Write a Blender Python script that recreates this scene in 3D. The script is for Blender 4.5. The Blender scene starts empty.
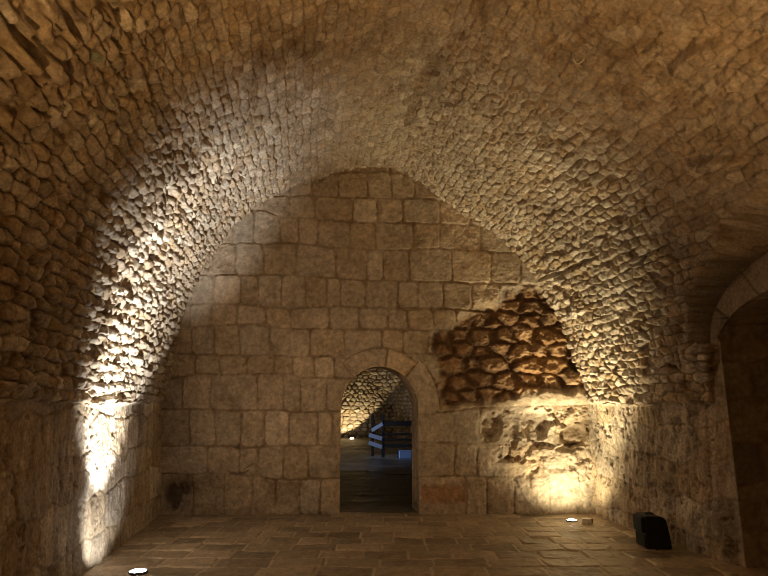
import bpy, bmesh, math, random
import numpy as np
from mathutils import Vector, Matrix

random.seed(7)
C = bpy.context.scene.collection
# ------------------------------------------------------------------ camera
F_PX = 577.0
HOR = 405.0
PITCH = math.atan((HOR - 288.0) / F_PX)
CP, SP = math.cos(PITCH), math.sin(PITCH)
EYE = 1.6

def ray(px, py):
    """World direction of a photo pixel (camera at (0,0,EYE) looking along +y, tilted up)."""
    cx = (np.asarray(px, float) - 384.0) / F_PX
    cy = (288.0 - np.asarray(py, float)) / F_PX
    return cx, CP - cy * SP, SP + cy * CP

def on_floor(px, py, z=0.0):
    x, y, w = ray(px, py)
    t = (z - EYE) / w
    return x * t, y * t

def on_plane_y(px, py, Y):
    x, y, w = ray(px, py)
    t = Y / y
    return x * t, EYE + w * t

def project(x, y, z):
    d = y * CP + (z - EYE) * SP
    up = -y * SP + (z - EYE) * CP
    return 384.0 + F_PX * x / d, 288.0 - F_PX * up / d

cam_d = bpy.data.cameras.new('camera')
cam = bpy.data.objects.new('camera', cam_d)
C.objects.link(cam)
cam.location = (0, 0, EYE)
cam.rotation_euler = (math.pi / 2 + PITCH, 0, 0)
cam_d.sensor_width = 36.0
cam_d.lens = F_PX / 768.0 * 36.0
cam_d.clip_end = 200
bpy.context.scene.camera = cam

_, D = on_floor(384, 514)          # distance of the end wall
D = float(D)
SK = (305 - 384) / F_PX            # the vault's axis runs slightly to the left

# ------------------------------------------------------------------ noise
def _hash(ix, iy, iz, seed):
    h = (ix.astype(np.int64) * 374761393 + iy.astype(np.int64) * 668265263
         + iz.astype(np.int64) * 2147483647 + seed * 1274126177) & 0xFFFFFFFF
    h = ((h ^ (h >> 13)) * 1274126177) & 0xFFFFFFFF
    h = ((h ^ (h >> 16)) * 2246822519) & 0xFFFFFFFF
    h = h ^ (h >> 15)
    return (h & 0xFFFFFF) / float(0xFFFFFF)

def rnd(a, b, seed):
    return _hash(np.asarray(a), np.asarray(b), np.zeros_like(np.asarray(a)), seed)

def vnoise(x, y, seed=0):
    ix, iy = np.floor(x).astype(np.int64), np.floor(y).astype(np.int64)
    fx, fy = x - ix, y - iy
    fx = fx * fx * (3 - 2 * fx); fy = fy * fy * (3 - 2 * fy)
    z = np.zeros_like(ix)
    a = _hash(ix, iy, z, seed); b = _hash(ix + 1, iy, z, seed)
    c = _hash(ix, iy + 1, z, seed); d = _hash(ix + 1, iy + 1, z, seed)
    return (a + (b - a) * fx) * (1 - fy) + (c + (d - c) * fx) * fy

def fbm(x, y, seed=0, octv=4, gain=0.5):
    s = 0.0; a = 1.0; t = 0.0
    for i in range(octv):
        s = s + a * vnoise(x * 2 ** i + 17.3 * i, y * 2 ** i - 9.1 * i, seed + i * 13)
        t += a; a *= gain
    return s / t - 0.5

def sstep(a, b, x):
    t = np.clip((x - a) / (b - a), 0, 1)
    return t * t * (3 - 2 * t)

def mix(a, b, t):
    return a + (b - a) * t

def lerp3(a, b, t):
    return a * (1 - t[..., None]) + b * t[..., None]

# ------------------------------------------------------------------ masonry patterns
def stones(U, V, rowh, length, ju=0.3, jv=0.18, seed=1, warp=0.25, wgt=0.22):
    """Coursed rubble.  Returns two ids, distance to the joint (cell units) and offset from the stone's middle."""
    V = V + rowh * warp * 2 * fbm(U / (rowh * 7), V / (rowh * 7), seed + 91, 3)
    U = U + length * 0.25 * fbm(U / length * 1.3, V / rowh * 1.3, seed + 57, 2)
    R0 = np.floor(V / rowh).astype(np.int64)
    best = np.full(U.shape, 1e9); bu = np.zeros(U.shape); bv = np.zeros(U.shape)
    bR = np.zeros(U.shape, np.int64); bC = np.zeros(U.shape, np.int64)
    cand = []
    for dr in (-1, 0, 1):
        R = R0 + dr
        off = rnd(R, R * 0, seed) * 5
        sc = 0.75 + 0.6 * rnd(R, R * 0 + 1, seed + 3)
        C0 = np.floor(U / (length * sc) + off).astype(np.int64)
        for dc in (-2, -1, 0, 1, 2):
            Cc = C0 + dc
            su = (Cc - off + 0.5 + ju * 2 * (rnd(R, Cc, seed + 5) - 0.5)) * sc
            sv = R + 0.5 + jv * 2 * (rnd(R, Cc, seed + 7) - 0.5)
            pu = U / length - su; pv = (V / rowh - sv) * 1.25
            d = pu * pu + pv * pv - wgt * rnd(R, Cc, seed + 9)
            cand.append((pu, pv, d))
            m = d < best
            best = np.where(m, d, best); bu = np.where(m, pu, bu); bv = np.where(m, pv, bv)
            bR = np.where(m, R, bR); bC = np.where(m, Cc, bC)
    edge = np.full(U.shape, 9.0)
    for pu, pv, d in cand:
        eu = bu - pu; ev = bv - pv
        L = np.sqrt(eu * eu + ev * ev)
        ok = L > 1e-6
        dd = (d - best) / (2 * np.where(ok, L, 1))
        # distance from the point to the bisector with that neighbour
        dd = np.where(ok, np.abs(dd), 9.0)
        edge = np.minimum(edge, dd)
    return bR, bC, edge, bu, bv

BEIGE = np.array([0.52, 0.43, 0.325]); GREYS = np.array([0.50, 0.44, 0.365])
OCHRE = np.array([0.50, 0.37, 0.21]); PALE = np.array([0.74, 0.68, 0.58])
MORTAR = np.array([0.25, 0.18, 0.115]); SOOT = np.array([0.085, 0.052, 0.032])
RUST = np.array([0.30, 0.15, 0.055])

def stone_colour(R, Cc, U, V, seed, gap, pale=0.1, mort=MORTAR, var=1.0):
    a = rnd(R, Cc, seed + 21); b = rnd(R, Cc, seed + 22); c = rnd(R, Cc, seed + 23)
    col = lerp3(np.broadcast_to(BEIGE, a.shape + (3,)), GREYS, a)
    col = lerp3(col, OCHRE, np.where(b > 0.72, 0.7 * var, 0.0) * (0.4 + 0.6 * a))
    col = lerp3(col, PALE, np.where(c < pale, 0.75 * var, 0.0))
    col = col * (1 + 0.36 * var * (rnd(R, Cc, seed + 24) - 0.5))[..., None]
    n = 1 + 0.75 * fbm(U * 9, V * 9, seed + 30, 5, 0.68)
    big = 1 + 0.5 * fbm(U * 0.9, V * 0.9, seed + 34, 3)
    col = col * (n * big)[..., None]
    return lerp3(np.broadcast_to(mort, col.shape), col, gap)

# ------------------------------------------------------------------ mesh building
def grid_mesh(name, P, col, mat, keep=None, smooth=True):
    """P (n,m,3) grid to one mesh object; keep = boolean mask over quads."""
    n, m = P.shape[:2]
    idx = np.arange(n * m).reshape(n, m)
    q = np.stack([idx[:-1, :-1], idx[:-1, 1:], idx[1:, 1:], idx[1:, :-1]], -1)
    if keep is not None:
        q = q[keep]
    q = q.reshape(-1, 4)
    used = np.unique(q)
    remap = np.full(n * m, -1, np.int64); remap[used] = np.arange(len(used))
    q = remap[q]
    v = P.reshape(-1, 3)[used]; cc = col.reshape(-1, 3)[used]
    return raw_mesh(name, v, q, cc, mat, smooth)

def raw_mesh(name, v, q, cc, mat, smooth=True):
    me = bpy.data.meshes.new(name)
    me.vertices.add(len(v)); me.vertices.foreach_set('co', np.ascontiguousarray(v, np.float32).ravel())
    me.loops.add(q.size); me.loops.foreach_set('vertex_index', np.ascontiguousarray(q, np.int32).ravel())
    me.polygons.add(len(q))
    me.polygons.foreach_set('loop_start', np.arange(0, q.size, 4, dtype=np.int32))
    me.polygons.foreach_set('loop_total', np.full(len(q), 4, np.int32))
    me.polygons.foreach_set('use_smooth', np.full(len(q), smooth))
    at = me.color_attributes.new('stone', 'FLOAT_COLOR', 'POINT')
    rgba = np.ones((len(v), 4), np.float32); rgba[:, :3] = np.clip(cc, 0.01, 0.9)
    at.data.foreach_set('color', rgba.ravel())
    me.update(calc_edges=True); me.validate()
    me.materials.append(mat)
    o = bpy.data.objects.new(name, me); C.objects.link(o)
    return o

def normals(P):
    du = np.gradient(P, axis=0); dv = np.gradient(P, axis=1)
    n = np.cross(dv, du)
    return n / np.maximum(np.linalg.norm(n, axis=-1, keepdims=True), 1e-9)

def structure(o):
    o['kind'] = 'structure'
    return o

# ------------------------------------------------------------------ materials
def stone_mat(name, rough=0.9, bump=0.35, scale=38, spec=0.25):
    m = bpy.data.materials.new(name); m.use_nodes = True
    nt = m.node_tree; b = nt.nodes['Principled BSDF']
    at = nt.nodes.new('ShaderNodeAttribute'); at.attribute_name = 'stone'
    tc = nt.nodes.new('ShaderNodeTexCoord')
    n1 = nt.nodes.new('ShaderNodeTexNoise'); n1.inputs['Scale'].default_value = scale
    n1.inputs['Detail'].default_value = 7; n1.inputs['Roughness'].default_value = 0.72
    nt.links.new(tc.outputs['Object'], n1.inputs['Vector'])
    mr = nt.nodes.new('ShaderNodeMapRange')
    mr.inputs['From Min'].default_value = 0.3; mr.inputs['From Max'].default_value = 0.7
    mr.inputs['To Min'].default_value = 0.60; mr.inputs['To Max'].default_value = 1.38
    nt.links.new(n1.outputs['Fac'], mr.inputs['Value'])
    mx = nt.nodes.new('ShaderNodeMix'); mx.data_type = 'RGBA'; mx.blend_type = 'MULTIPLY'
    mx.inputs['Factor'].default_value = 1.0
    nt.links.new(at.outputs['Color'], mx.inputs['A']); nt.links.new(mr.outputs['Result'], mx.inputs['B'])
    nt.links.new(mx.outputs['Result'], b.inputs['Base Color'])
    bp = nt.nodes.new('ShaderNodeBump'); bp.inputs['Strength'].default_value = bump
    bp.inputs['Distance'].default_value = 0.02
    nt.links.new(n1.outputs['Fac'], bp.inputs['Height']); nt.links.new(bp.outputs['Normal'], b.inputs['Normal'])
    b.inputs['Roughness'].default_value = rough
    b.inputs['Specular IOR Level'].default_value = spec
    return m

def plain_mat(name, col, rough=0.5, metal=0.0, spec=0.5, noise=0.15, scale=25):
    m = bpy.data.materials.new(name); m.use_nodes = True
    nt = m.node_tree; b = nt.nodes['Principled BSDF']
    tc = nt.nodes.new('ShaderNodeTexCoord')
    n1 = nt.nodes.new('ShaderNodeTexNoise'); n1.inputs['Scale'].default_value = scale
    n1.inputs['Detail'].default_value = 4
    nt.links.new(tc.outputs['Object'], n1.inputs['Vector'])
    r = nt.nodes.new('ShaderNodeValToRGB')
    r.color_ramp.elements[0].color = (*[c * (1 - noise) for c in col], 1)
    r.color_ramp.elements[1].color = (*[min(1, c * (1 + noise)) for c in col], 1)
    nt.links.new(n1.outputs['Fac'], r.inputs['Fac']); nt.links.new(r.outputs['Color'], b.inputs['Base Color'])
    b.inputs['Roughness'].default_value = rough; b.inputs['Metallic'].default_value = metal
    b.inputs['Specular IOR Level'].default_value = spec
    return m

def glow_mat(name, col, strength):
    m = bpy.data.materials.new(name); m.use_nodes = True
    b = m.node_tree.nodes['Principled BSDF']
    b.inputs['Base Color'].default_value = (0.8, 0.8, 0.8, 1)
    b.inputs['Emission Color'].default_value = (*col, 1)
    b.inputs['Emission Strength'].default_value = strength
    return m

M_VAULT = stone_mat('rubble_stone', bump=0.75, scale=30)
M_ASHLAR = stone_mat('ashlar_stone', bump=0.7, scale=15)
M_FLOOR = stone_mat('flagstone', rough=0.42, bump=0.35, scale=14, spec=0.5)
M_HALLFLOOR = stone_mat('hall_flagstone', rough=0.4, bump=0.1, scale=14, spec=0.5)

# ------------------------------------------------------------------ vault profile traced on the end wall
OUT = [(160, 514), (161, 466), (161, 420), (162, 395), (165, 377), (171, 352), (176, 330), (183, 306), (193, 284),
       (206, 264), (216, 248), (228, 231), (250, 209), (274, 194), (304, 181), (338, 171), (362, 167), (386, 168),
       (404, 174), (434, 192), (461, 210), (492, 230), (519, 253), (538, 279), (553, 303), (567, 329), (577, 356),
       (584, 380), (589, 405), (591, 440), (592, 470), (592, 514)]
ox, oz = on_plane_y([p[0] for p in OUT], [p[1] for p in OUT], D)
pts = np.stack([ox, oz], 1)
pts[0, 1] = pts[-1, 1] = -0.04
# resample with a smooth Catmull-Rom
def catmull(p, n=24):
    q = np.vstack([2 * p[0] - p[1], p, 2 * p[-1] - p[-2]])
    out = []
    for i in range(1, len(q) - 2):
        t = np.linspace(0, 1, n, endpoint=False)[:, None]
        out.append(0.5 * (2 * q[i] + (q[i + 1] - q[i - 1]) * t + (2 * q[i - 1] - 5 * q[i] + 4 * q[i + 1] - q[i + 2]) * t ** 2
                          + (3 * q[i] - q[i - 1] - 3 * q[i + 1] + q[i + 2]) * t ** 3))
    return np.vstack(out + [p[-1:]])
cr = catmull(pts)
sl = np.concatenate([[0], np.cumsum(np.linalg.norm(np.diff(cr, axis=0), axis=1))])
ARC = sl[-1]
STEP = 0.0115
nv = int(ARC / STEP)
SV = np.linspace(0, ARC, nv)
PXv = np.interp(SV, sl, cr[:, 0]); PZv = np.interp(SV, sl, cr[:, 1])
SPR = 1.62                                            # height of the springing ledge
iL = int(np.argmax(PZv > SPR)); iR = nv - 1 - int(np.argmax(PZv[::-1] > SPR))
Y_NEAR = 3.3
ys = np.concatenate([np.arange(D + 0.03, Y_NEAR, -STEP), np.arange(Y_NEAR, -3.0, -0.06), [-3.0]])
nu = len(ys)
Yg, Sg = np.meshgrid(ys, SV, indexing='ij')
Xg = PXv[None, :] + SK * (Yg - D)
Zg = np.broadcast_to(PZv[None, :], Yg.shape).copy()
P = np.stack([Xg, Yg, Zg], -1)
# slow unevenness of the old vault
hz = sstep(0.9, 2.2, Zg)

# lunette over the side doorway in the right-hand wall
XR0 = float(PXv[(PZv < 1.7) & (SV > ARC / 2)].max()) - 0.03
LY, LHW, LSP, LTOP = 4.45, 1.95, 1.62, 3.45
tt = np.clip((Yg - LY) / LHW, -1, 1)
zcut = LSP + (LTOP - LSP) * np.sqrt(np.maximum(0, 1 - tt ** 2))
right = (Sg > SV[nv // 2])
ragg = 0.16 * fbm(Yg * 4, Zg * 4, 400, 3)
dcut = np.where(np.abs(Yg - LY) < LHW, zcut - Zg, -1.0) + ragg
dcut = np.where(Zg < LSP, LHW - np.abs(Yg - LY) + ragg, dcut)
lun = sstep(0.0, 0.16, dcut) * right
XW = XR0 + 0.06 + SK * (Yg - D)
xpush = np.where(right, np.maximum(P[..., 0], mix(P[..., 0], np.maximum(XW, P[..., 0]), lun)), P[..., 0])
P[..., 0] = xpush
lun_soft = lun * (Zg > LSP - 0.1)

Nrm = normals(P)
# keep normals pointing into the room
ctr = np.stack([np.full(Yg.shape, 0.0) + SK * (Yg - D) - 0.05, Yg, np.full(Yg.shape, 1.5)], -1)
flip = np.sign(np.sum((ctr - P) * Nrm, -1, keepdims=True)); flip[flip == 0] = 1
Nrm = Nrm * flip

U = -Yg
S2 = np.concatenate([np.zeros((nu, 1)), np.cumsum(np.linalg.norm(np.diff(P, axis=1), axis=-1), axis=1)], axis=1)
R1, C1, e1, du1, dv1 = stones(U, Sg, 0.112, 0.165, 0.36, 0.16, seed=11, warp=0.30, wgt=0.38)
R2, C2, e2, du2, dv2 = stones(U, S2 + 0.07, 0.40, 0.52, 0.28, 0.12, seed=31, warp=0.15)
low = 1 - sstep(SPR - 0.03, SPR + 0.03, Zg + 0.10 * fbm(U * 2.2, Sg * 2.2, 77, 3))
low = np.maximum(low, np.where(right, sstep(0.3, 0.7, lun_soft), 0))
sside = Sg / ARC                                      # 0 left floor .. 1 right floor
crown = 0.95 * np.exp(-((sside - 0.52) / 0.15) ** 2)
smear = np.clip(crown + 0.8 * fbm(U * 0.8, Sg * 0.8, 61, 3) + 0.55 * sstep(0.55, 0.62, sside) * sstep(6.4, 5.0, Yg) * (1 + 1.2 * fbm(U * 1.5, Sg * 1.5, 62, 3)), 0, 1)
A = mix(0.070, 0.018, smear) * np.where(sside < 0.5, 1.0, 0.86)
r1 = rnd(R1, C1, 41); r1b = rnd(R1, C1, 42); r1c = rnd(R1, C1, 43)
e1n = e1 + 0.10 * fbm(U * 22, Sg * 22, 45, 3)
gap1 = sstep(-0.01, 0.13, e1n)
miss = np.where(r1c > 0.94, 1.0, 0.0) * (1 - smear)
body = gap1 * (0.80 + 0.42 * r1) * (1 - miss * 1.3) * (0.75 + 0.25 * sstep(0.1, 0.45, e1n))
tilt = ((r1b - 0.5) * du1 * 0.9 + (rnd(R1, C1, 44) - 0.5) * dv1 * 1.2) * gap1
facet = np.abs(fbm(U * 11 + r1 * 40, Sg * 11 + r1b * 40, 46, 3)) * gap1
H1 = A * (body + 0.85 * tilt - 1.3 * facet) + mix(0.016, 0.022, smear) * fbm(U * 20, Sg * 20, 47, 4, 0.62) + 0.045 * fbm(U * 5, Sg * 5, 49, 4, 0.6) - 0.022 * sstep(0.08, 0.26, fbm(U * 8, Sg * 8, 50, 4, 0.65)) + 0.10 * fbm(U * 0.7, Sg * 0.9, 48, 3)
r2 = rnd(R2, C2, 51)
e2n = e2 + 0.05 * fbm(U * 14, S2 * 14, 52, 3)
gap2 = sstep(0.0, 0.07, e2n)
pit = sstep(0.06, 0.26, fbm(U * 13, S2 * 9, 53, 4, 0.65))
drip = fbm(U * 16, S2 * 3.2, 54, 4, 0.6)
H2 = np.where(right, 0.005, 0.013) * gap2 * (0.4 + r2) + 0.060 * fbm(U * 3.2, S2 * 2.4, 55, 5, 0.58) + np.where(right, 0.052, 0.036) * drip - np.where(right, 0.036, 0.026) * pit + 0.016 * fbm(U * 24, S2 * 14, 56, 3) + 0.05 * fbm(U * 0.7, S2 * 0.9, 48, 3)
ledge = 0.0
voids = sstep(0.17, 0.25, fbm(U * 6.5, Sg * 9, 81, 3, 0.6)) * sstep(-0.10, 0.15, fbm(U * 1.1, Sg * 1.1, 82, 2))
H1 = H1 - 0.045 * voids * (0.4 + 0.6 * smear) + smear * (0.030 * fbm(U * 9, Sg * 12, 83, 4, 0.62) + 0.014 * gap1 * (r1b > 0.6))
H = mix(H1 + 0.012 * hz, H2, low)
def right_wall_y(px, py):
    x_, y_, _w = ray(px, py)
    return float((XR0 + 0.06 - SK * D) / (x_ / y_ - SK))
DY0 = right_wall_y(727, 400); DY1 = DY0 - 2.5; DSP = 2.27
DYC, DHW, DRISE = (DY0 + DY1) / 2, (DY0 - DY1) / 2, 0.46

def side_sdf(y, z):
    zz = np.maximum(0, (z - DSP) / DRISE * DHW)
    return np.where(z > DSP, np.sqrt((y - DYC) ** 2 + zz ** 2) - DHW, np.abs(y - DYC) - DHW)
H = H * np.where(right, sstep(0.0, 0.10, side_sdf(P[..., 1], P[..., 2])), 1.0)
# single large stones, ledges and voids that stand out in the vault
Qx, Qy = project(P[..., 0], np.maximum(P[..., 1], 1.0), P[..., 2])
Qx = Qx + 5 * fbm(U * 5, Sg * 5, 95, 3); Qy = Qy + 5 * fbm(U * 5, Sg * 5, 96, 3)
front = P[..., 1] > 2.5
odd_pale = np.zeros(U.shape); odd_green = np.zeros(U.shape)
for cx, cy, an, ra, rb, dp in ((702, 56, -33, 34, 13, 0.10), (723, 162, -8, 25, 6, 0.11), (549, 38, -20, 8, 5, -0.07),
                               (66, 22, 65, 15, 7, -0.10), (18, 40, 60, 22, 8, -0.08), (20, 55, 55, 26, 9, 0.08), (45, 66, 55, 22, 9, 0.07),
                               (655, 328, 20, 7, 4, -0.09), (684, 338, 60, 13, 8, -0.11), (661, 313, 30, 6, 5, -0.08), (672, 372, 55, 9, 4, -0.09),
                               (692, 352, 40, 9, 9, 0.07), (676, 318, 10, 10, 6, 0.07),
                               (568, 268, -22, 36, 2.5, -0.06), (650, 255, -30, 20, 2.5, -0.05), (118, 60, 72, 60, 2.5, -0.06), (150, 100, 72, 50, 2.5, -0.05),
                               (166, 190, 30, 8, 7, -0.07), (178, 205, 30, 6, 5, -0.06), (205, 140, 40, 6, 4, -0.06), (150, 255, 20, 9, 3, -0.06),
                               (240, 175, 30, 5, 3, -0.06), (215, 178, 50, 5, 3, -0.06), (95, 398, -10, 14, 3, -0.07), (118, 396, 0, 6, 4, -0.08)):
    a_ = math.radians(an); dx_, dy_ = Qx - cx, Qy - cy
    m_ = 1 - sstep(0.7, 1.05, np.hypot((dx_ * math.cos(a_) + dy_ * math.sin(a_)) / ra, (-dx_ * math.sin(a_) + dy_ * math.cos(a_)) / rb))
    H = H + dp * m_ * front
for cx, cy, rr_, kind in ((688, 26, 6, 0), (648, 85, 6, 0), (711, 87, 9, 0), (168, 190, 6, 0), (203, 46, 7, 0), (132, 82, 9, 0), (28, 236, 11, 0), (88, 52, 7, 1)):
    m_ = (1 - sstep(0.6, 1.1, np.hypot(Qx - cx, Qy - cy) / rr_)) * front
    if kind: odd_green = np.maximum(odd_green, m_)
    else: odd_pale = np.maximum(odd_pale, m_)
# where the right hand vault ends above the recess its stones stand proud and ragged
P = P + Nrm * H[..., None]
P[:, 0, 2] = -0.05; P[:, -1, 2] = -0.05

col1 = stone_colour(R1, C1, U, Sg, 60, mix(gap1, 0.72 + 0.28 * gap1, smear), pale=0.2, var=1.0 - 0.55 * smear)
fleck = sstep(0.16, 0.24, fbm(U * 7, Sg * 7, 84, 3)) * smear
dirt = sstep(0.02, 0.30, fbm(U * 2.2, Sg * 3.0, 85, 5, 0.65))
col1 = lerp3(col1, np.broadcast_to(PALE * 1.05, col1.shape), 0.45 * fleck)
col1 = lerp3(col1, col1 * np.array([0.58, 0.50, 0.42]), 0.75 * dirt)
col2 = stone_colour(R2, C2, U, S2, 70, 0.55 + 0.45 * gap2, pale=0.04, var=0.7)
col2 = col2 * (1 - 0.3 * pit)[..., None]
col2 = col2 * (1 + 0.9 * fbm(U * 9, S2 * 1.6, 58, 4, 0.6))[..., None]
colV = lerp3(col1, col2, low)
colV = lerp3(colV, np.broadcast_to(PALE, colV.shape), 0.75 * odd_pale)
colV = lerp3(colV, np.broadcast_to(np.array([0.20, 0.27, 0.18]), colV.shape), 0.7 * odd_green)
# a mossy green stone and a few soot streaks
# side doorway hole in the right wall
sd = np.where(right, side_sdf(P[..., 1], P[..., 2]), 9.0)
# pull the nearest ring of vertices onto the outline
eps = 0.004
gy = (side_sdf(P[..., 1] + eps, P[..., 2]) - side_sdf(P[..., 1] - eps, P[..., 2])) / (2 * eps)
gz = (side_sdf(P[..., 1], P[..., 2] + eps) - side_sdf(P[..., 1], P[..., 2] - eps)) / (2 * eps)
near = right & (np.abs(sd) / np.sqrt(gy * gy + gz * gz + 1e-9) < STEP * 0.75)
gg = gy * gy + gz * gz
P[..., 1] = np.where(near, P[..., 1] - sd * gy / gg, P[..., 1])
P[..., 2] = np.where(near, P[..., 2] - sd * gz / gg, P[..., 2])
sd2 = np.where(near, 0, sd)
# arch ring of the side doorway: dressed voussoirs
ang = np.arctan2((P[..., 2] - DSP) / DRISE * DHW, P[..., 1] - DYC)
rout = np.sqrt(((P[..., 1] - DYC) / (DHW + 0.16)) ** 2 + (np.maximum(0, P[..., 2] - DSP) / (DRISE + 0.38)) ** 2)
ringm = right & (sd > 0) & (rout < 1) & (P[..., 2] > DSP - 0.02)
ang = np.arctan2(P[..., 2] - DSP + 0.55, P[..., 1] - DYC)
vk = np.floor(ang / (math.pi / 9) + 0.2).astype(np.int64)
vf = ang / (math.pi / 9) + 0.2 - vk
vg = sstep(0, 0.05, np.minimum(vf, 1 - vf)) * sstep(0, 0.04, 1 - rout)
vtone = 0.62 + 0.36 * rnd(vk, vk * 0, 5)
colV = np.where(ringm[..., None], BEIGE * (vtone * (0.55 + 0.45 * vg) * (1 + 0.4 * fbm(Yg * 8, Zg * 8, 9, 4)))[..., None], colV)
P[..., 0] = np.where(ringm, XW - (0.02 * vg + 0.012 * fbm(Yg * 9, Zg * 9, 8, 4)) * sstep(0, 0.06, sd), P[..., 0])

qc = lambda a: (a[:-1, :-1] + a[1:, :-1] + a[:-1, 1:] + a[1:, 1:]) / 4
hole = qc(np.where(right, sd2, 9.0)) < -1e-4
jmid = np.broadcast_to(np.arange(nv - 1)[None, :], hole.shape)
lunq = qc(lun_soft) > 0.5
m_left = (jmid < iL)
m_right = ((jmid >= iR) | lunq) & ~hole
m_ceil = ~m_left & ~((jmid >= iR) | lunq) & ~hole
structure(grid_mesh('wall_left', P, colV, M_VAULT, m_left))
structure(grid_mesh('wall_right', P, colV, M_VAULT, m_right))
structure(grid_mesh('ceiling', P, colV, M_VAULT, m_ceil))

# the passage behind the side doorway (thick wall, dark end)
def sweep_outline(name, outline, dirv, depth, mat, seed, inward, nd=60, amp=0.012, closed_end=True, tone=1.0, rowh=0.42, length=0.5):
    """outline (k,3) swept along dirv: the lining of an opening."""
    outline = np.asarray(outline)
    s = np.concatenate([[0], np.cumsum(np.linalg.norm(np.diff(outline, axis=0), axis=1))])
    n = int(s[-1] / 0.02)
    so = np.linspace(0, s[-1], n)
    O = np.stack([np.interp(so, s, outline[:, k]) for k in range(3)], -1)
    t = np.linspace(0, depth, nd)
    G = O[:, None, :] + np.asarray(dirv)[None, None, :] * t[None, :, None]
    Nn = normals(G)
    Nn = Nn * np.sign(np.sum((np.asarray(inward) - G) * Nn, -1, keepdims=True))
    Ug = np.broadcast_to(t[None, :], G.shape[:2]); Vg = np.broadcast_to(so[:, None], G.shape[:2])
    R, Cc, e, _, _ = stones(Ug + 0.2, Vg, rowh, length, 0.25, 0.08, seed, 0.1)
    g = sstep(0, 0.06, e)
    fade = np.clip(t / 0.03, 0, 1)[None, :]
    h = (amp * g + 0.03 * fbm(Ug * 4, Vg * 4, seed + 2, 4) - 0.02) * fade
    G = G + Nn * h[..., None]
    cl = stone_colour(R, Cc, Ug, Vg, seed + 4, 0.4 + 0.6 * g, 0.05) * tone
    return structure(grid_mesh(name, G, cl, mat))

def xw_at(y):
    return XR0 + 0.06 + SK * (y - D)
ol = [(xw_at(DY0) - 0.004, DY0, -0.05), (xw_at(DY0) - 0.004, DY0, DSP)]
for k in range(1, 40):
    a = math.pi * k / 40
    y = DYC + DHW * math.cos(a); z = DSP + DRISE * math.sin(a)
    ol.append((xw_at(y) - 0.004, y, z))
ol += [(xw_at(DY1) - 0.004, DY1, DSP), (xw_at(DY1) - 0.004, DY1, -0.05)]
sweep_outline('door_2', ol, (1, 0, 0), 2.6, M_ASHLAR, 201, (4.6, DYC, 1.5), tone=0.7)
# end of the side passage
me_y = np.linspace(DY0 + 0.1, DY1 - 0.1, 60); me_z = np.linspace(-0.05, 3.2, 70)
gy_, gz_ = np.meshgrid(me_y, me_z, indexing='ij')
R, Cc, e, _, _ = stones(gy_, gz_, 0.42, 0.5, 0.25, 0.1, 210, 0.1)
pg = np.stack([np.full(gy_.shape, xw_at(DYC) + 2.45) - 0.02 * sstep(0, 0.07, e), gy_, gz_], -1)
structure(grid_mesh('wall_passage_end', pg, stone_colour(R, Cc, gy_, gz_, 211, sstep(0, 0.07, e)), M_ASHLAR))

# ------------------------------------------------------------------ end wall with the small arched doorway
WSTEP = 0.011
xs = np.arange(-3.55, 3.45, WSTEP); zs = np.arange(-0.05, float(on_plane_y(384, 150, D)[1]), WSTEP)
X, Z = np.meshgrid(xs, zs, indexing='ij')
PX, PY = project(X, D, Z)
MPP = float(on_plane_y(385, 405, D)[0] - on_plane_y(384, 405, D)[0])     # metres per photo pixel on the wall
wob = 3.4 * fbm(X * 2.4, Z * 2.4, 301, 3); wobx = 3.2 * fbm(X * 3, Z * 3, 302, 3)
LINES = [
    [(150, 172), (600, 176)],
    [(150, 194), (290, 196), (374, 198), (430, 200), (600, 206)],
    [(150, 206), (262, 210), (285, 217), (350, 222), (420, 224), (600, 230)],
    [(150, 243), (208, 244), (290, 244), (325, 247), (376, 251), (420, 249), (519, 253), (600, 256)],
    [(150, 275), (304, 276), (367, 280), (454, 282), (497, 284), (600, 288)],
    [(150, 303), (212, 304), (241, 305), (290, 309), (338, 306), (367, 308), (420, 309), (600, 312)],
    [(150, 327), (203, 327), (267, 325), (290, 329), (420, 330), (600, 334)],
    [(150, 354), (216, 355), (246, 356), (335, 357), (353, 355), (440, 354), (600, 356)],
    [(150, 378), (174, 378), (210, 374), (290, 375), (305, 378), (436, 382), (600, 382)],
    [(150, 410), (252, 410), (290, 412), (333, 412), (421, 415), (480, 408), (600, 404)],
    [(150, 445), (241, 448), (280, 446), (340, 445), (421, 442), (480, 444), (600, 446)],
    [(150, 474), (217, 474), (250, 476), (290, 481), (340, 478), (421, 476), (480, 477), (600, 478)],
    [(150, 518), (600, 518)]]
JOINTS = [
    [310, 339, 362, 390, 420], [264, 290, 312, 339, 368, 392, 415],
    [264, 290, 315, 353, 377, 402, 440, 470], [233, 254, 280, 298, 318, 350, 376, 413, 440, 480],
    [208, 237, 264, 297, 336, 367, 383, 409, 452, 490, 520], [192, 214, 242, 258, 282, 306, 327, 340, 365, 397, 418, 443, 471, 499],
    [190, 212, 237, 266, 291, 329, 360, 387, 408, 433, 455], [192, 215, 240, 270, 310, 345, 382, 402, 428],
    [195, 220, 247, 275, 293, 314, 334], [183, 211, 257, 283, 300, 327, 436],
    [190, 215, 241, 265, 289, 318, 332, 480, 510, 556], [207, 240, 259, 283, 308, 455, 478, 510, 545],
    [193, 225, 252, 275, 300, 320, 466, 487, 515, 550]]
row = np.zeros(X.shape, int); dtop = np.full(X.shape, 60.0); dbot = np.full(X.shape, 60.0)
for i, L in enumerate(LINES):
    yl = np.interp(PX, [p[0] for p in L], [p[1] for p in L]) + wob
    below = PY > yl
    row = np.where(below, i + 1, row)
    dtop = np.where(below, PY - yl, dtop)
    dbot = np.where(~below & (dbot >= 60.0), yl - PY, dbot)
row = np.minimum(row, len(JOINTS) - 1)
dj = np.full(X.shape, 60.0); colid = np.zeros(X.shape, int)
xx = PX + wobx
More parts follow.
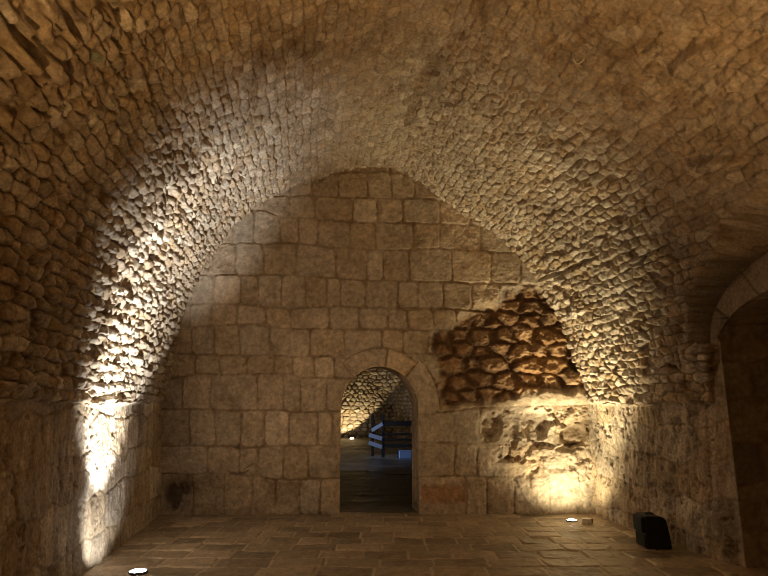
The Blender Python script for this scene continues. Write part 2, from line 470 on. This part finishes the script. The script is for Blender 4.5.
for r, J in enumerate(JOINTS):
    m = row == r
    J = np.array(J)
    colid[m] = np.searchsorted(J, xx[m])
    dj[m] = np.min(np.abs(xx[m][:, None] - J[None, :]), axis=1)
# rounded corners: combine the distances softly
dvx = np.minimum(dtop, dbot)
k = 1.7
dpx = -k * np.log(np.exp(-np.minimum(dvx, 40) / k) + np.exp(-np.minimum(dj, 40) / k) + 1e-9)

# doorway outline
jl, jr = 340.5, 418.5
dxl, _ = on_plane_y(jl, 440, D); dxr, _ = on_plane_y(jr, 440, D)
_, dtopz = on_plane_y(380, 366.5, D); _, dspz = on_plane_y(380, 409, D)
dcx, dhw = float(dxl + dxr) / 2, float(dxr - dxl) / 2
dtopz, dspz = float(dtopz), float(dspz)

def door_sdf(x, z):
    zz = np.maximum(0, (z - dspz) / (dtopz - dspz) * dhw)
    return np.where(z > dspz, np.sqrt((x - dcx) ** 2 + zz ** 2) - dhw, np.abs(x - dcx) - dhw)

sdd = door_sdf(X, Z)
# voussoirs over the doorway
th = np.degrees(np.arctan2(X - dcx, (Z - dspz)))
JA = np.array([-95, -40, 8, 40, 95])
rad = 0.30 + 0.0 * th
rad = np.where(th > 40, 0.34, np.where(th < -40, 0.0, 0.27))
ring = (Z > dspz - 0.02) & (sdd > 0) & (sdd < rad)
vid = np.searchsorted(JA, th + 4 * fbm(X * 5, Z * 5, 305, 2))
rr = np.hypot(X - dcx, Z - dspz)
djr = np.min(np.abs(th[..., None] - JA[None, None, 1:4]), -1) * math.pi / 180 * rr / MPP
dring = np.minimum(djr, (rad - sdd) / MPP)
dpx = np.where(ring, np.clip(dring, 0, 40), np.minimum(dpx, np.where((Z > dspz) & (th > -42), np.abs(sdd - rad) / MPP + 0.4, 60)))
rid = np.where(ring, 50 + vid, row); cid = np.where(ring, 3, colid)

jw = 0.8 + 1.3 * vnoise(X * 2.1, Z * 2.1, 306)
jvis = 0.50 + 0.50 * sstep(-0.12, 0.10, fbm(X * 3.1, Z * 3.1, 308, 3))
gapw = 1 - jvis * (1 - sstep(0.15, 1.0, (dpx + 1.6 * fbm(X * 18, Z * 18, 307, 3)) / jw))
rs = rnd(rid, cid, 311); rs2 = rnd(rid, cid, 312); rs3 = rnd(rid, cid, 313)
pit = sstep(0.10, 0.30, fbm(X * 12, Z * 12, 314, 4, 0.6))
rough_stone = np.where(rs3 > 0.6, 1.0, 0.4)
Hb = gapw * (0.018 + 0.022 * rs) + rough_stone * 0.042 * fbm(X * 6, Z * 7, 315, 5, 0.62) - 0.012 * pit * rough_stone
Hb = Hb + 0.06 * fbm(X * 0.8, Z * 0.8, 316, 3) + 0.014 * fbm(X * 22, Z * 22, 318, 4, 0.62)
# upper course crumbled
# rubble patch left by a robbed-out facing, upper right of the door
PATCH = np.array([(431, 330), (428, 345), (436, 362), (437, 398), (446, 411), (480, 407), (506, 404), (520, 398), (545, 395),
                  (566, 392), (620, 400), (620, 300), (560, 286), (502, 288), (497, 302), (474, 305), (462, 313), (450, 324)], float)

def poly_sdf(px, py, poly):
    best = np.full(px.shape, 1e9); ins = np.zeros(px.shape, bool)
    n = len(poly)
    for i in range(n):
        ax, ay = poly[i]; bx, by = poly[(i + 1) % n]
        ex, ey = bx - ax, by - ay
        t = np.clip(((px - ax) * ex + (py - ay) * ey) / (ex * ex + ey * ey), 0, 1)
        best = np.minimum(best, np.hypot(px - ax - t * ex, py - ay - t * ey))
        c = ((ay > py) != (by > py)) & (px < (bx - ax) * (py - ay) / (by - ay + 1e-12) + ax)
        ins ^= c
    return np.where(ins, best, -best)

pin = poly_sdf(PX, PY, PATCH) + 9 * fbm(X * 4, Z * 4, 320, 3)
wp = sstep(-3, 9, pin)
Rr, Cr, er, dur, dvr = stones(X, Z, 0.235, 0.33, 0.36, 0.20, seed=325, warp=0.45, wgt=0.35)
ern = er + 0.12 * fbm(X * 14, Z * 14, 326, 3)
gr = sstep(0.02, 0.30, ern)
rq = rnd(Rr, Cr, 327)
Hr = -0.07 + gr * (0.03 + 0.055 * rq) + 0.05 * (rnd(Rr, Cr, 328) - 0.5) * dur + 0.07 * dvr * (rnd(Rr, Cr, 329) - 0.7) \
    + 0.105 * fbm(X * 8, Z * 9, 330, 5, 0.66) - 0.05 * np.abs(fbm(X * 5, Z * 5, 331, 3))
# crumbling zone below the patch near the corner lamp
zone = sstep(470, 520, PX) * sstep(398, 412, PY) * (1 - sstep(470, 500, PY))
Hz = -0.05 + 0.16 * fbm(X * 3.4, Z * 5.5, 333, 5, 0.58) - 0.05 * sstep(0.05, 0.22, fbm(X * 9, Z * 9, 334, 3))
for cx, cy, wx, wy, dp in ((491, 428, 11, 13, .10), (536, 427, 14, 18, .15), (574, 438, 13, 12, .16), (515, 436, 5, 14, .07),
                           (552, 374, 10, 8, .10), (569, 384, 8, 8, .12), (571, 449, 14, 4, .10), (500, 455, 3, 3, .08),
                           (509, 457, 3, 3, .08), (519, 458, 4, 3, .09), (533, 462, 4, 3, .06), (545, 446, 12, 4, .08)):
    rr_ = np.hypot((PX - cx + 6 * fbm(X * 6, Z * 6, 335, 3)) / wx, (PY - cy + 6 * fbm(X * 6, Z * 6, 336, 3)) / wy)
    Hz = Hz - dp * (1 - sstep(0.75, 1.05, rr_))
    zone = np.maximum(zone, 1 - sstep(1.0, 1.5, rr_))
low_er = sstep(440, 460, PY) * sstep(430, 470, PX)
Hb = Hb + low_er * (0.10 * fbm(X * 5, Z * 3.5, 338, 5, 0.6) - 0.03)
Hb = mix(Hb, Hz, zone * 0.9)
Hb = mix(Hb, Hr, wp)
# dug out hollows at the foot of the wall on the left
holes = np.zeros(X.shape)
for cx, cy, wx, wy, dp in ((172, 497, 13, 15, 0.10), (184, 488, 9, 12, 0.09), (286, 495, 20, 14, 0.06), (255, 470, 8, 3, 0.04), (240, 474, 12, 2.0, .06),
                           (241, 447, 2.5, 4, .06), (232, 446, 5, 2, .05), (246, 361, 1.5, 5, .05), (384, 262, 3, 9, .06),
                           (379, 209, 3, 8, .05), (358, 177, 6, 3, .05), (406, 181, 4, 7, .05), (323, 181, 3, 3, .04)):
    rr_ = np.hypot((PX - cx + 14 * fbm(X * 5, Z * 5, 341, 4)) / wx, (PY - cy + 14 * fbm(X * 5, Z * 5, 342, 4)) / wy)
    w = 1 - sstep(0.45, 1.25, rr_)
    Hb = Hb - dp * w
    holes = np.maximum(holes, w * np.minimum(1, dp / 0.1))
fadeD = sstep(0.0, 0.06, sdd)
Hb = Hb * (0.25 + 0.75 * fadeD)
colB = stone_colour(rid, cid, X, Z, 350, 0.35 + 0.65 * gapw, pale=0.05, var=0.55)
dirtb = sstep(0.0, 0.28, fbm(X * 2.4, Z * 2.4, 352, 5, 0.66))
colB = lerp3(colB, colB * np.array([0.62, 0.54, 0.46]), 0.6 * dirtb)
colB = colB * np.where(ring & (vid == 3), 1.18, 1.0)[..., None]
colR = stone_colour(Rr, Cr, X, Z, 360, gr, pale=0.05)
sootn = sstep(-0.18, 0.22, fbm(X * 2.6, Z * 2.6, 361, 4, 0.6) + 0.35 * (1 - sstep(455, 560, PX)) + 0.12 * (rnd(Rr, Cr, 362) - 0.5) + 0.25 * (1 - sstep(290, 330, PY)))
colR = lerp3(colR, colR * np.array([0.98, 0.66, 0.36]), np.full(X.shape, 0.7))
colR = lerp3(colR, np.broadcast_to(SOOT, colR.shape) * (1 + 0.8 * fbm(X * 9, Z * 9, 363, 3))[..., None], sootn * 0.80 * np.clip(0.62 + (1 - gr), 0, 1))
colB = lerp3(colB, colR, wp)
rust = sstep(466, 472, 478 - np.abs(PY - 494)) * (PX > 421) * (PX < 466) * (PY > 478)
colB = lerp3(colB, colB * np.array([0.85, 0.6, 0.45]), np.clip(rust, 0, 1) * 0.8)
hollow_dark = sstep(0.45, 1.0, holes)  # stone colour is darkened inside the hollows
colB = lerp3(colB, colB * np.array([0.28, 0.27, 0.28]), hollow_dark * (PX < 200) * 0.9)
colB = lerp3(colB, colB * 0.55, hollow_dark * (PX >= 200) * (PX < 320) * (PY > 470) * 0.8)
# snap to the doorway outline
gx_ = (door_sdf(X + eps, Z) - door_sdf(X - eps, Z)) / (2 * eps); gz_ = (door_sdf(X, Z + eps) - door_sdf(X, Z - eps)) / (2 * eps)
nr = np.abs(sdd) < WSTEP * 0.75
Xs = np.where(nr, X - sdd * gx_, X); Zs = np.where(nr, Z - sdd * gz_, Z)
sdn = np.where(nr, 0, sdd)
Yb = D - Hb
Pb = np.stack([Xs, Yb, Zs], -1)
keep = qc(sdn) > -1e-4
# leave out what lies far outside the vault's outline
outline_px = np.array([(p[0], p[1]) for p in OUT] + [(592, 530), (160, 530)], float)
ins = poly_sdf(PX[::4, ::4], PY[::4, ::4], outline_px)
insf = np.repeat(np.repeat(ins, 4, 0), 4, 1)[:X.shape[0], :X.shape[1]]
keep &= qc(insf) > -24
structure(grid_mesh('wall_back', Pb, colB, M_ASHLAR, keep))

# lining of the doorway, skewed like the vault's axis
WT = 0.62
ol = [(dcx - dhw, D + 0.0, -0.05), (dcx - dhw, D, dspz)]
for k_ in range(1, 40):
    a = math.pi * (1 - k_ / 40)
    ol.append((dcx + dhw * math.cos(a), D, dspz + (dtopz - dspz) * math.sin(a)))
ol += [(dcx + dhw, D, dspz), (dcx + dhw, D, -0.05)]
sweep_outline('door_1', ol, (SK * 1.0, 1, 0), WT, M_ASHLAR, 221, (dcx - 0.05, D + 0.3, 1.0), nd=40, amp=0.01)

# front wall, behind the camera
xf = np.linspace(-3.6, 5.2, 120); zf = np.linspace(-0.05, 5.2, 80)
Xf, Zf = np.meshgrid(xf, zf, indexing='ij')
R, Cc, e, _, _ = stones(Xf, Zf, 0.42, 0.6, 0.25, 0.08, 240, 0.1)
structure(grid_mesh('wall_front', np.stack([Xf, -2.95 + 0.02 * sstep(0, .07, e), Zf], -1),
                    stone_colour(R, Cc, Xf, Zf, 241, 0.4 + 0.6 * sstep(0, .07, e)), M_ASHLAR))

# ------------------------------------------------------------------ floor
def flag_floor(name, x0, x1, y0, y1, step, mat, rowh, length, seed, tone=1.0, tint=None, amp=0.014, zoff=0.0):
    xs = np.arange(x0, x1 + step, step); yy = np.arange(y0, y1 + step, step)
    Xq, Yq = np.meshgrid(xs, yy, indexing='ij')
    R = np.floor(Yq / rowh + 0.12 * fbm(Xq * 0.8, Yq * 0.8, seed, 2)).astype(np.int64)
    fr = Yq / rowh + 0.12 * fbm(Xq * 0.8, Yq * 0.8, seed, 2) - R
    sc = 0.7 + 0.7 * rnd(R, R * 0, seed + 1)
    uu = Xq / (length * sc) + rnd(R, R * 0, seed + 2) * 4 + 0.05 * fbm(Xq * 3, Yq * 3, seed + 9, 2)
    Cq = np.floor(uu).astype(np.int64); fc = uu - Cq
    e = np.minimum(np.minimum(fr, 1 - fr) * rowh, np.minimum(fc, 1 - fc) * length * sc)
    e = e + 0.012 * fbm(Xq * 12, Yq * 12, seed + 3, 3)
    g = sstep(0.0, 0.022, e)
    t1 = rnd(R, Cq, seed + 4); t2 = rnd(R, Cq, seed + 5) - 0.5; t3 = rnd(R, Cq, seed + 6) - 0.5
    h = amp * g * (0.4 + t1) + 0.030 * (t2 * (fc - .5) + t3 * (fr - .5)) * g + 0.022 * fbm(Xq * 5, Yq * 5, seed + 7, 4, 0.6) + 0.009 * fbm(Xq * 17, Yq * 17, seed + 8, 3)
    h = h - 0.012
    c = np.broadcast_to(np.array([0.34, 0.265, 0.18]), Xq.shape + (3,)) * (0.62 + 0.70 * t1 + 0.7 * fbm(Xq * 6, Yq * 6, seed + 10, 4))[..., None]
    c = lerp3(np.broadcast_to(np.array([0.62, 0.50, 0.35]), c.shape), c, 0.25 + 0.75 * g) * tone
    if tint is not None:
        c = c * np.array(tint)
    return structure(grid_mesh(name, np.stack([Xq, Yq, h + zoff], -1)[:, ::-1], c[:, ::-1], mat))

flag_floor('floor', -3.7, 3.9, 2.6, D + 0.14, 0.014, M_FLOOR, 0.33, 0.42, 251)
flag_floor('floor_front', -3.8, 6.8, -3.0, 2.6, 0.06, M_FLOOR, 0.40, 0.62, 252)
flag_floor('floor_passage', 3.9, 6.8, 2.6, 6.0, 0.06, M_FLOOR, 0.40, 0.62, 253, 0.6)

# ------------------------------------------------------------------ the hall beyond the doorway
_, HF = on_floor(370, 437.5)
HF = float(HF)                                         # distance of the hall's far wall
HY0 = D + 0.12
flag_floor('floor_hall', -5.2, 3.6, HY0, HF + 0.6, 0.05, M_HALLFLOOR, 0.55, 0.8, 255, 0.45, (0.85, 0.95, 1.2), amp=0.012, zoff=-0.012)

def stone_panel(name, org, du, dv, w, h, step, rowh, length, seed, amp=0.05, tone=1.0, inward=1):
    n = max(2, int(w / step)); m = max(2, int(h / step))
    a, b = np.meshgrid(np.linspace(0, w, n), np.linspace(0, h, m), indexing='ij')
    R, Cc, e, p, q = stones(a, b, rowh, length, 0.3, 0.18, seed, 0.3)
    en = e + 0.1 * fbm(a * 7, b * 7, seed + 1, 3)
    g = sstep(0.02, 0.22, en)
    hh = amp * g * (0.5 + rnd(R, Cc, seed + 2)) + amp * 0.8 * fbm(a * 5, b * 5, seed + 3, 4) + amp * (rnd(R, Cc, seed + 5) - .5) * q * g
    du, dv = np.array(du, float), np.array(dv, float)
    nn = np.cross(du, dv) * inward
    G = np.array(org, float) + a[..., None] * du + b[..., None] * dv + hh[..., None] * nn
    return structure(grid_mesh(name, G, stone_colour(R, Cc, a, b, seed + 4, 0.3 + 0.7 * g) * tone, M_VAULT))

# far wall and a deep pier standing in front of its right part
px_x = lambda px, Y: (px - 384) / F_PX * Y / CP * 0.985
stone_panel('wall_far', (-5.2, HF + 0.25, -0.1), (1, 0, 0), (0, 0, 1), 8.8, 5.2, 0.025, 0.19, 0.32, 261, 0.10)
rx0 = (393.5 - 384) / F_PX * HF; ra = Vector((1.35, -3.6, 0)).normalized()
stone_panel('wall_far_return', (rx0, HF + 0.3, -0.1), tuple(ra), (0, 0, 1), 4.6, 5.2, 0.025, 0.19, 0.32, 268, 0.10)
stone_panel('wall_hall_left', (-5.2, HY0 + 0.5, -0.1), (0, 1, 0), (0, 0, 1), HF - D, 5.2, 0.12, 0.3, 0.5, 262, 0.06, inward=1)
stone_panel('wall_hall_right', (3.6, HY0 + 0.5, -0.1), (0, 1, 0), (0, 0, 1), HF - D, 5.2, 0.12, 0.3, 0.5, 263, 0.06, inward=-1)
stone_panel('ceiling_hall', (-5.2, HY0, 5.0), (1, 0, 0), (0, 1, 0), 8.9, HF - D + 1, 0.15, 0.3, 0.5, 264, 0.08, inward=-1)
stone_panel('wall_hall_near', (-5.2, D + WT - 0.02, -0.1), (1, 0, 0), (0, 0, 1), 5.2 + dcx - dhw + SK * WT - 0.01, 5.2, 0.12, 0.4, 0.5, 265, 0.03, inward=1)
stone_panel('wall_hall_near_right', (dcx + dhw + SK * WT + 0.01, D + WT - 0.02, -0.1), (1, 0, 0), (0, 0, 1), 2.6, 5.2, 0.12, 0.4, 0.5, 266, 0.03, inward=1)
stone_panel('wall_hall_near_top', (dcx - dhw - 0.15, D + WT - 0.02, dtopz), (1, 0, 0), (0, 0, 1), 2 * dhw + 0.3, 3.0, 0.08, 0.4, 0.5, 267, 0.02, inward=1)

# ------------------------------------------------------------------ small mesh helpers for things
def new_obj(name, bm, mat, parent=None, smooth=False):
    me = bpy.data.meshes.new(name); bm.to_mesh(me); bm.free()
    me.materials.append(mat)
    if smooth:
        for p in me.polygons: p.use_smooth = True
    o = bpy.data.objects.new(name, me); C.objects.link(o)
    if parent: o.parent = parent
    return o

def thing(name, label, cat, loc, rotz=0.0, group=None):
    o = bpy.data.objects.new(name, None); C.objects.link(o)
    o.empty_display_size = 0.1
    o.location = loc; o.rotation_euler = (0, 0, rotz)
    o['label'] = label; o['category'] = cat
    if group: o['group'] = group
    return o

def add_box(bm, c, s, rot=None, bevel=0.0):
    r = bmesh.ops.create_cube(bm, size=1.0)
    vs = r['verts']
    bmesh.ops.scale(bm, vec=s, verts=vs)
    if bevel > 0:
        es = list({e for v in vs for e in v.link_edges})
        rb = bmesh.ops.bevel(bm, geom=es, offset=bevel, segments=2, affect='EDGES', profile=0.5)
        vs = list({v for f in rb['faces'] for v in f.verts} | {v for v in vs if v.is_valid})
    if rot is not None:
        bmesh.ops.rotate(bm, verts=vs, cent=(0, 0, 0), matrix=rot)
    bmesh.ops.translate(bm, vec=c, verts=vs)
    return vs

def add_lathe(bm, prof, seg=40, cap_top=False, cap_bot=False):
    rings = []
    for r, z in prof:
        rings.append([bm.verts.new((r * math.cos(2 * math.pi * k / seg), r * math.sin(2 * math.pi * k / seg), z)) for k in range(seg)])
    for a, b in zip(rings[:-1], rings[1:]):
        for k in range(seg):
            bm.faces.new((a[k], a[(k + 1) % seg], b[(k + 1) % seg], b[k]))
    if cap_top: bm.faces.new(rings[-1])
    if cap_bot: bm.faces.new(list(reversed(rings[0])))

def add_tube(bm, path, radii, seg=8):
    rings = []
    for i, p in enumerate(path):
        p = Vector(p)
        d = (Vector(path[min(i + 1, len(path) - 1)]) - Vector(path[max(i - 1, 0)])).normalized()
        up = Vector((0, 0, 1)) if abs(d.z) < 0.9 else Vector((1, 0, 0))
        a = d.cross(up).normalized(); b = d.cross(a)
        rings.append([bm.verts.new(p + (a * math.cos(t) + b * math.sin(t)) * radii[i]) for t in [2 * math.pi * k / seg for k in range(seg)]])
    for a, b in zip(rings[:-1], rings[1:]):
        for k in range(seg):
            bm.faces.new((a[k], a[(k + 1) % seg], b[(k + 1) % seg], b[k]))
    bm.faces.new(rings[0]); bm.faces.new(list(reversed(rings[-1])))

M_STEEL = plain_mat('brushed_steel', (0.35, 0.34, 0.33), 0.35, 1.0)
M_DARKMETAL = plain_mat('dark_metal', (0.03, 0.03, 0.032), 0.5, 0.3)
M_BLACK = plain_mat('black_plastic', (0.010, 0.013, 0.014), 0.5, 0, 0.4)
M_GRILLE = plain_mat('black_grille', (0.014, 0.018, 0.02), 0.7, 0, 0.3, scale=160)
M_WHITE = plain_mat('white_paint', (0.86, 0.85, 0.82), 0.5)
M_WOOD = plain_mat('dark_wood', (0.016, 0.011, 0.009), 0.55, 0, 0.4, 0.4, 12)
M_PLANK = plain_mat('painted_plank', (0.22, 0.22, 0.24), 0.5, 0, 0.4, 0.2, 12)
M_LENS_COOL = glow_mat('lamp_glass_cool', (0.88, 0.97, 1.0), 18)
M_LENS_WARM = glow_mat('lamp_glass_warm', (1.0, 0.88, 0.66), 25)
M_TWIG = plain_mat('dry_twig', (0.80, 0.74, 0.64), 0.8)
M_BLUECLOTH = plain_mat('pale_blue_plastic', (0.35, 0.48, 0.75), 0.5)

def spot(parent, name, loc, target, energy, col, angle, blend, radius=0.04):
    l = bpy.data.lights.new(name, 'SPOT'); l.energy = energy; l.color = col
    l.spot_size = math.radians(angle); l.spot_blend = blend; l.shadow_soft_size = radius
    o = bpy.data.objects.new(name, l); C.objects.link(o)
    o.location = loc
    d = Vector(target) - Vector(loc)
    o.rotation_euler = d.to_track_quat('-Z', 'Y').to_euler()
    if parent is not None:
        bpy.context.view_layer.update()
        o.parent = parent; o.matrix_parent_inverse = Matrix.Translation(-Vector(parent.location))
    return o

def ground_light(label, loc, r, lens_mat):
    t = thing('floor_spotlight', label, 'spotlight', loc, 0, 'round spotlights set on the stone floor')
    bm = bmesh.new()
    add_lathe(bm, [(r * 0.90, 0.018), (r * 0.91, 0.026), (r * 0.99, 0.026), (r * 1.03, 0.020), (r * 1.05, 0.0)])
    new_obj('rim', bm, M_DARKMETAL, t, True)
    bm = bmesh.new()
    add_lathe(bm, [(r * 0.91, 0.022), (r * 0.6, 0.032), (r * 0.3, 0.037), (0.002, 0.038)], cap_top=True)
    new_obj('lens', bm, lens_mat, t, True)
    for k in range(4):
        bm = bmesh.new()
        a = math.pi / 4 + k * math.pi / 2
        r0 = bmesh.ops.create_cone(bm, cap_ends=True, segments=10, radius1=r * 0.03, radius2=r * 0.027, depth=0.006)
        bmesh.ops.translate(bm, verts=r0['verts'], vec=(r * 0.95 * math.cos(a), r * 0.95 * math.sin(a), 0.027))
        new_obj('screw', bm, M_STEEL, t)
    return t

lx, ly = on_floor(138, 573); lx, ly = float(lx), float(ly)
t1 = ground_light('round floor spotlight with cool white glowing glass, lighting the left wall', (lx, ly, -0.004), 0.088, M_LENS_COOL)
rx, ry = on_floor(572, 521.5); rx, ry = float(rx), float(ry)
t2 = ground_light('round floor spotlight with warm white glow in the far right corner', (rx, ry, -0.004), 0.075, M_LENS_WARM)

# little white box beside the corner lamp
bx, by = on_floor(587, 524); bx, by = float(bx), float(by)
t = thing('junction_box', 'small white box with a dark end on the floor beside the corner spotlight', 'box', (bx, by, -0.006), 0.62)
bm = bmesh.new(); add_box(bm, (0, 0, 0.04), (0.10, 0.09, 0.08), bevel=0.008); new_obj('housing', bm, M_WHITE, t)
bm = bmesh.new(); add_box(bm, (0.066, 0, 0.037), (0.034, 0.084, 0.074), bevel=0.006); new_obj('end_cap', bm, M_DARKMETAL, t)['label'] = 'dark end cap'
bm = bmesh.new(); add_tube(bm, [(0.08, 0.01, 0.02), (0.13, 0.03, 0.01), (0.17, 0.08, 0.008), (0.15, 0.14, 0.008)], [0.006] * 4); new_obj('cable', bm, M_BLACK, t)

# black loudspeaker by the right wall
kx, ky = on_floor(660, 550); kx, ky = float(kx), float(ky)
t = thing('loudspeaker', 'black boxy loudspeaker standing on the floor against the right wall', 'loudspeaker', (kx, ky + 0.16, -0.006), 0.0)
bm = bmesh.new()
prof = [(-0.135, 0.0), (0.150, 0.0), (0.140, 0.14), (0.105, 0.33), (0.06, 0.355), (-0.130, 0.36), (-0.140, 0.20)]
va = [bm.verts.new((x, -0.15, z)) for x, z in prof]; vb = [bm.verts.new((x * 0.96, 0.15, z)) for x, z in prof]
bm.faces.new(va); bm.faces.new(list(reversed(vb)))
for i in range(len(prof)):
    j = (i + 1) % len(prof)
    bm.faces.new((va[j], va[i], vb[i], vb[j]))
bmesh.ops.recalc_face_normals(bm, faces=bm.faces)
bmesh.ops.bevel(bm, geom=list(bm.edges), offset=0.012, segments=2, affect='EDGES')
new_obj('cabinet', bm, M_BLACK, t)
bm = bmesh.new()
add_box(bm, (-0.148, 0, 0.262), (0.04, 0.24, 0.17), bevel=0.012)
new_obj('horn', bm, M_GRILLE, t)
bm = bmesh.new()
add_box(bm, (-0.140, 0, 0.09), (0.014, 0.24, 0.13), bevel=0.006)
new_obj('grille', bm, M_GRILLE, t)
bm = bmesh.new()
add_tube(bm, [(-0.07, 0, 0.352), (-0.065, 0, 0.370), (-0.03, 0, 0.374), (0.02, 0, 0.370), (0.03, 0, 0.350)], [0.009] * 5)
new_obj('handle', bm, M_BLACK, t, True)
for sx in (-0.12, 0.12):
    for sy in (-0.11, 0.11):
        bm = bmesh.new(); add_box(bm, (sx, sy, -0.004), (0.035, 0.035, 0.012), bevel=0.003)
        new_obj('foot', bm, M_GRILLE, t)

# ------------------------------------------------------------------ things in the hall
gx, gy2 = on_floor(383, 456.5); gx, gy2 = float(gx), float(gy2)
S = gy2 / F_PX                                         # metres per photo pixel out there
t = thing('wooden_railing', 'dark wooden railing with three rails and a blue-lit boarded end, beyond the doorway', 'railing', (gx, gy2, -0.01), 0.0)
def part_box(name, c, s, mat, rot=None, bevel=0.008):
    bm = bmesh.new(); add_box(bm, c, s, rot, bevel)
    return new_obj(name, bm, mat, t)
part_box('post', (0, 0, 0.66), (0.10, 0.10, 1.32), M_WOOD)
part_box('post', (-0.34, 0.35, 0.66), (0.09, 0.09, 1.32), M_WOOD)
part_box('post', (1.35, 0, 0.55), (0.10, 0.10, 1.1), M_WOOD)
for z, hgt in ((0.34, 0.10), (0.53, 0.07), (0.70, 0.07), (1.03, 0.14)):
    part_box('rail', (0.67, -0.02, z), (1.36, 0.06, hgt), M_WOOD)
def plank(a, b, w):
    a, b = Vector(a), Vector(b); d = b - a
    q = d.to_track_quat('X', 'Z').to_matrix()
    pb = part_box('plank', (a + b) / 2, (d.length, 0.035, w), M_PLANK, q)
    pb['label'] = 'pale end plank lit blue'
plank((-0.36, 0.26, 0.80), (0.0, -0.08, 1.02), 0.12)
plank((-0.45, 0.22, 0.66), (-0.02, -0.08, 0.56), 0.13)
plank((-0.45, 0.22, 0.42), (-0.02, -0.08, 0.30), 0.13)

qx, qy = on_floor(405, 457); qx, qy = float(qx), float(qy)
t = thing('storage_crate', 'small pale blue crate on the hall floor below the railing', 'crate', (qx, qy - 0.2, -0.012), 0.15)
bm = bmesh.new()
for sy in (-0.11, 0.11): add_box(bm, (0, sy, 0.10), (0.36, 0.02, 0.20), bevel=0.004)
for sx in (-0.17, 0.17): add_box(bm, (sx, 0, 0.10), (0.02, 0.24, 0.20), bevel=0.004)
add_box(bm, (0, 0, 0.012), (0.34, 0.22, 0.02))
new_obj('body', bm, M_BLUECLOTH, t)
bm = bmesh.new()
add_box(bm, (0, 0, 0.21), (0.38, 0.26, 0.02), bevel=0.005)
new_obj('lid', bm, M_BLUECLOTH, t)

hx, hy = on_floor(352, 438.6); hx, hy = float(hx), float(hy)
t3 = ground_light('distant round floor spotlight glowing at the foot of the wall beyond the doorway', (hx, hy, -0.004), 0.13, M_LENS_WARM)

# dry twig sticking out of the vault
bpy.context.view_layer.update()
rd = Vector([float(a) for a in ray(577, 64)]).normalized()
hit, hp, hn, _i = bpy.data.objects['ceiling'].ray_cast(Vector((0, 0, EYE)), rd)
tp = hp - rd * 0.06
tw = thing('dry_twig', 'short pale dry twig sticking out of the right side of the vault', 'twig', tp)
bm = bmesh.new()
add_tube(bm, [(0.01, 0.05, 0.03), (0.0, 0.0, 0.0), (-0.012, -0.03, -0.05), (0.012, -0.05, -0.10)], [0.011, 0.012, 0.011, 0.007])
new_obj('stem', bm, M_TWIG, tw, True)
for dx, dz in ((0.06, 0.03), (-0.05, 0.025), (0.03, -0.06)):
    bm = bmesh.new()
    add_tube(bm, [(0, -0.01, -0.01), (dx * 0.6, -0.03, dz * 0.5 - 0.01), (dx, -0.04, dz)], [0.008, 0.007, 0.005])
    new_obj('branch', bm, M_TWIG, tw, True)

# ------------------------------------------------------------------ light
def lamp(name, loc, energy, col, radius):
    l = bpy.data.lights.new(name, 'POINT'); l.energy = energy; l.color = col; l.shadow_soft_size = radius
    o = bpy.data.objects.new(name, l); C.objects.link(o); o.location = loc
    return o
COOL = (1.0, 0.94, 0.85); WARM = (1.0, 0.80, 0.45); AMB = (1.0, 0.56, 0.205)
spot(t1, 'left_beam', (lx, ly, 0.06), (lx - 0.54, ly + 0.72, 2.0), 720, COOL, 56, 0.6, 0.03)
spot(t1, 'left_wall_beam', (lx, ly, 0.06), (lx - 3.0, ly + 1.7, 2.0), 42, COOL, 78, 0.6, 0.03)
spot(t1, 'left_spill', (lx, ly, 0.06), (lx - 0.24, ly + 0.34, 2.0), 480, COOL, 60, 0.9, 0.03)
spot(t2, 'corner_beam', (rx, ry, 0.06), (rx + 0.20, ry + 0.9, 2.0), 95, WARM, 144, 1.0, 0.03)
spot(t2, 'corner_spill', (rx, ry, 0.06), (rx + 0.0, ry - 0.15, 2.0), 520, WARM, 76, 0.9, 0.03)
spot(t3, 'hall_beam', (hx, hy, 0.08), (hx - 0.9, hy + 0.35, 2.0), 190, (1, 0.78, 0.42), 135, 0.12, 0.03)

# unseen floor spotlights assumed behind the camera, then a fill for the end wall
spot(None, 'rear_left_beam', (-1.3, 0.6, 0.06), (-1.0, 0.9, 2.5), 420, AMB, 110, 1.0, 0.10)
spot(None, 'rear_right_beam', (2.6, 0.9, 0.06), (2.4, 1.4, 2.5), 360, AMB, 110, 1.0, 0.10)
spot(None, 'rear_wall_fill', (0.5, -2.3, 0.06), (-0.25, D, 3.0), 560, AMB, 36, 0.8, 0.10)  # no fixture of the room: added to brighten the end wall
# blue lamp of the hall, on its left side; white lamp hidden behind the right jamb
spot(None, 'hall_blue_beam', (gx - 4.0, gy2 + 0.1, 2.2), (gx + 0.1, gy2 + 0.0, 0.5), 480, (0.40, 0.60, 1.0), 26, 0.6, 0.1)
spot(None, 'hall_white_beam', (1.35, HF - 6.5, 0.3), (1.35, HF - 2.0, 2.2), 110, (1.0, 0.93, 0.85), 34, 0.8, 0.1)
spot(None, 'hall_cool_fill', (-1.6, D + 3.0, 3.4), (-0.4, D + 9.0, 0.0), 330, (0.55, 0.68, 1.0), 44, 0.9, 0.2)  # unseen fill, added to give the hall floor a bluish light

w = bpy.data.worlds.new('World'); bpy.context.scene.world = w
w.use_nodes = True
w.node_tree.nodes['Background'].inputs['Color'].default_value = (0.01, 0.008, 0.006, 1)
sc = bpy.context.scene
sc.cycles.filter_width = 1.1
sc.view_settings.view_transform = 'Standard'
sc.view_settings.look = 'None'
sc.view_settings.exposure = 0.0
sc.view_settings.gamma = 1.0
sc.view_settings.use_curve_mapping = False
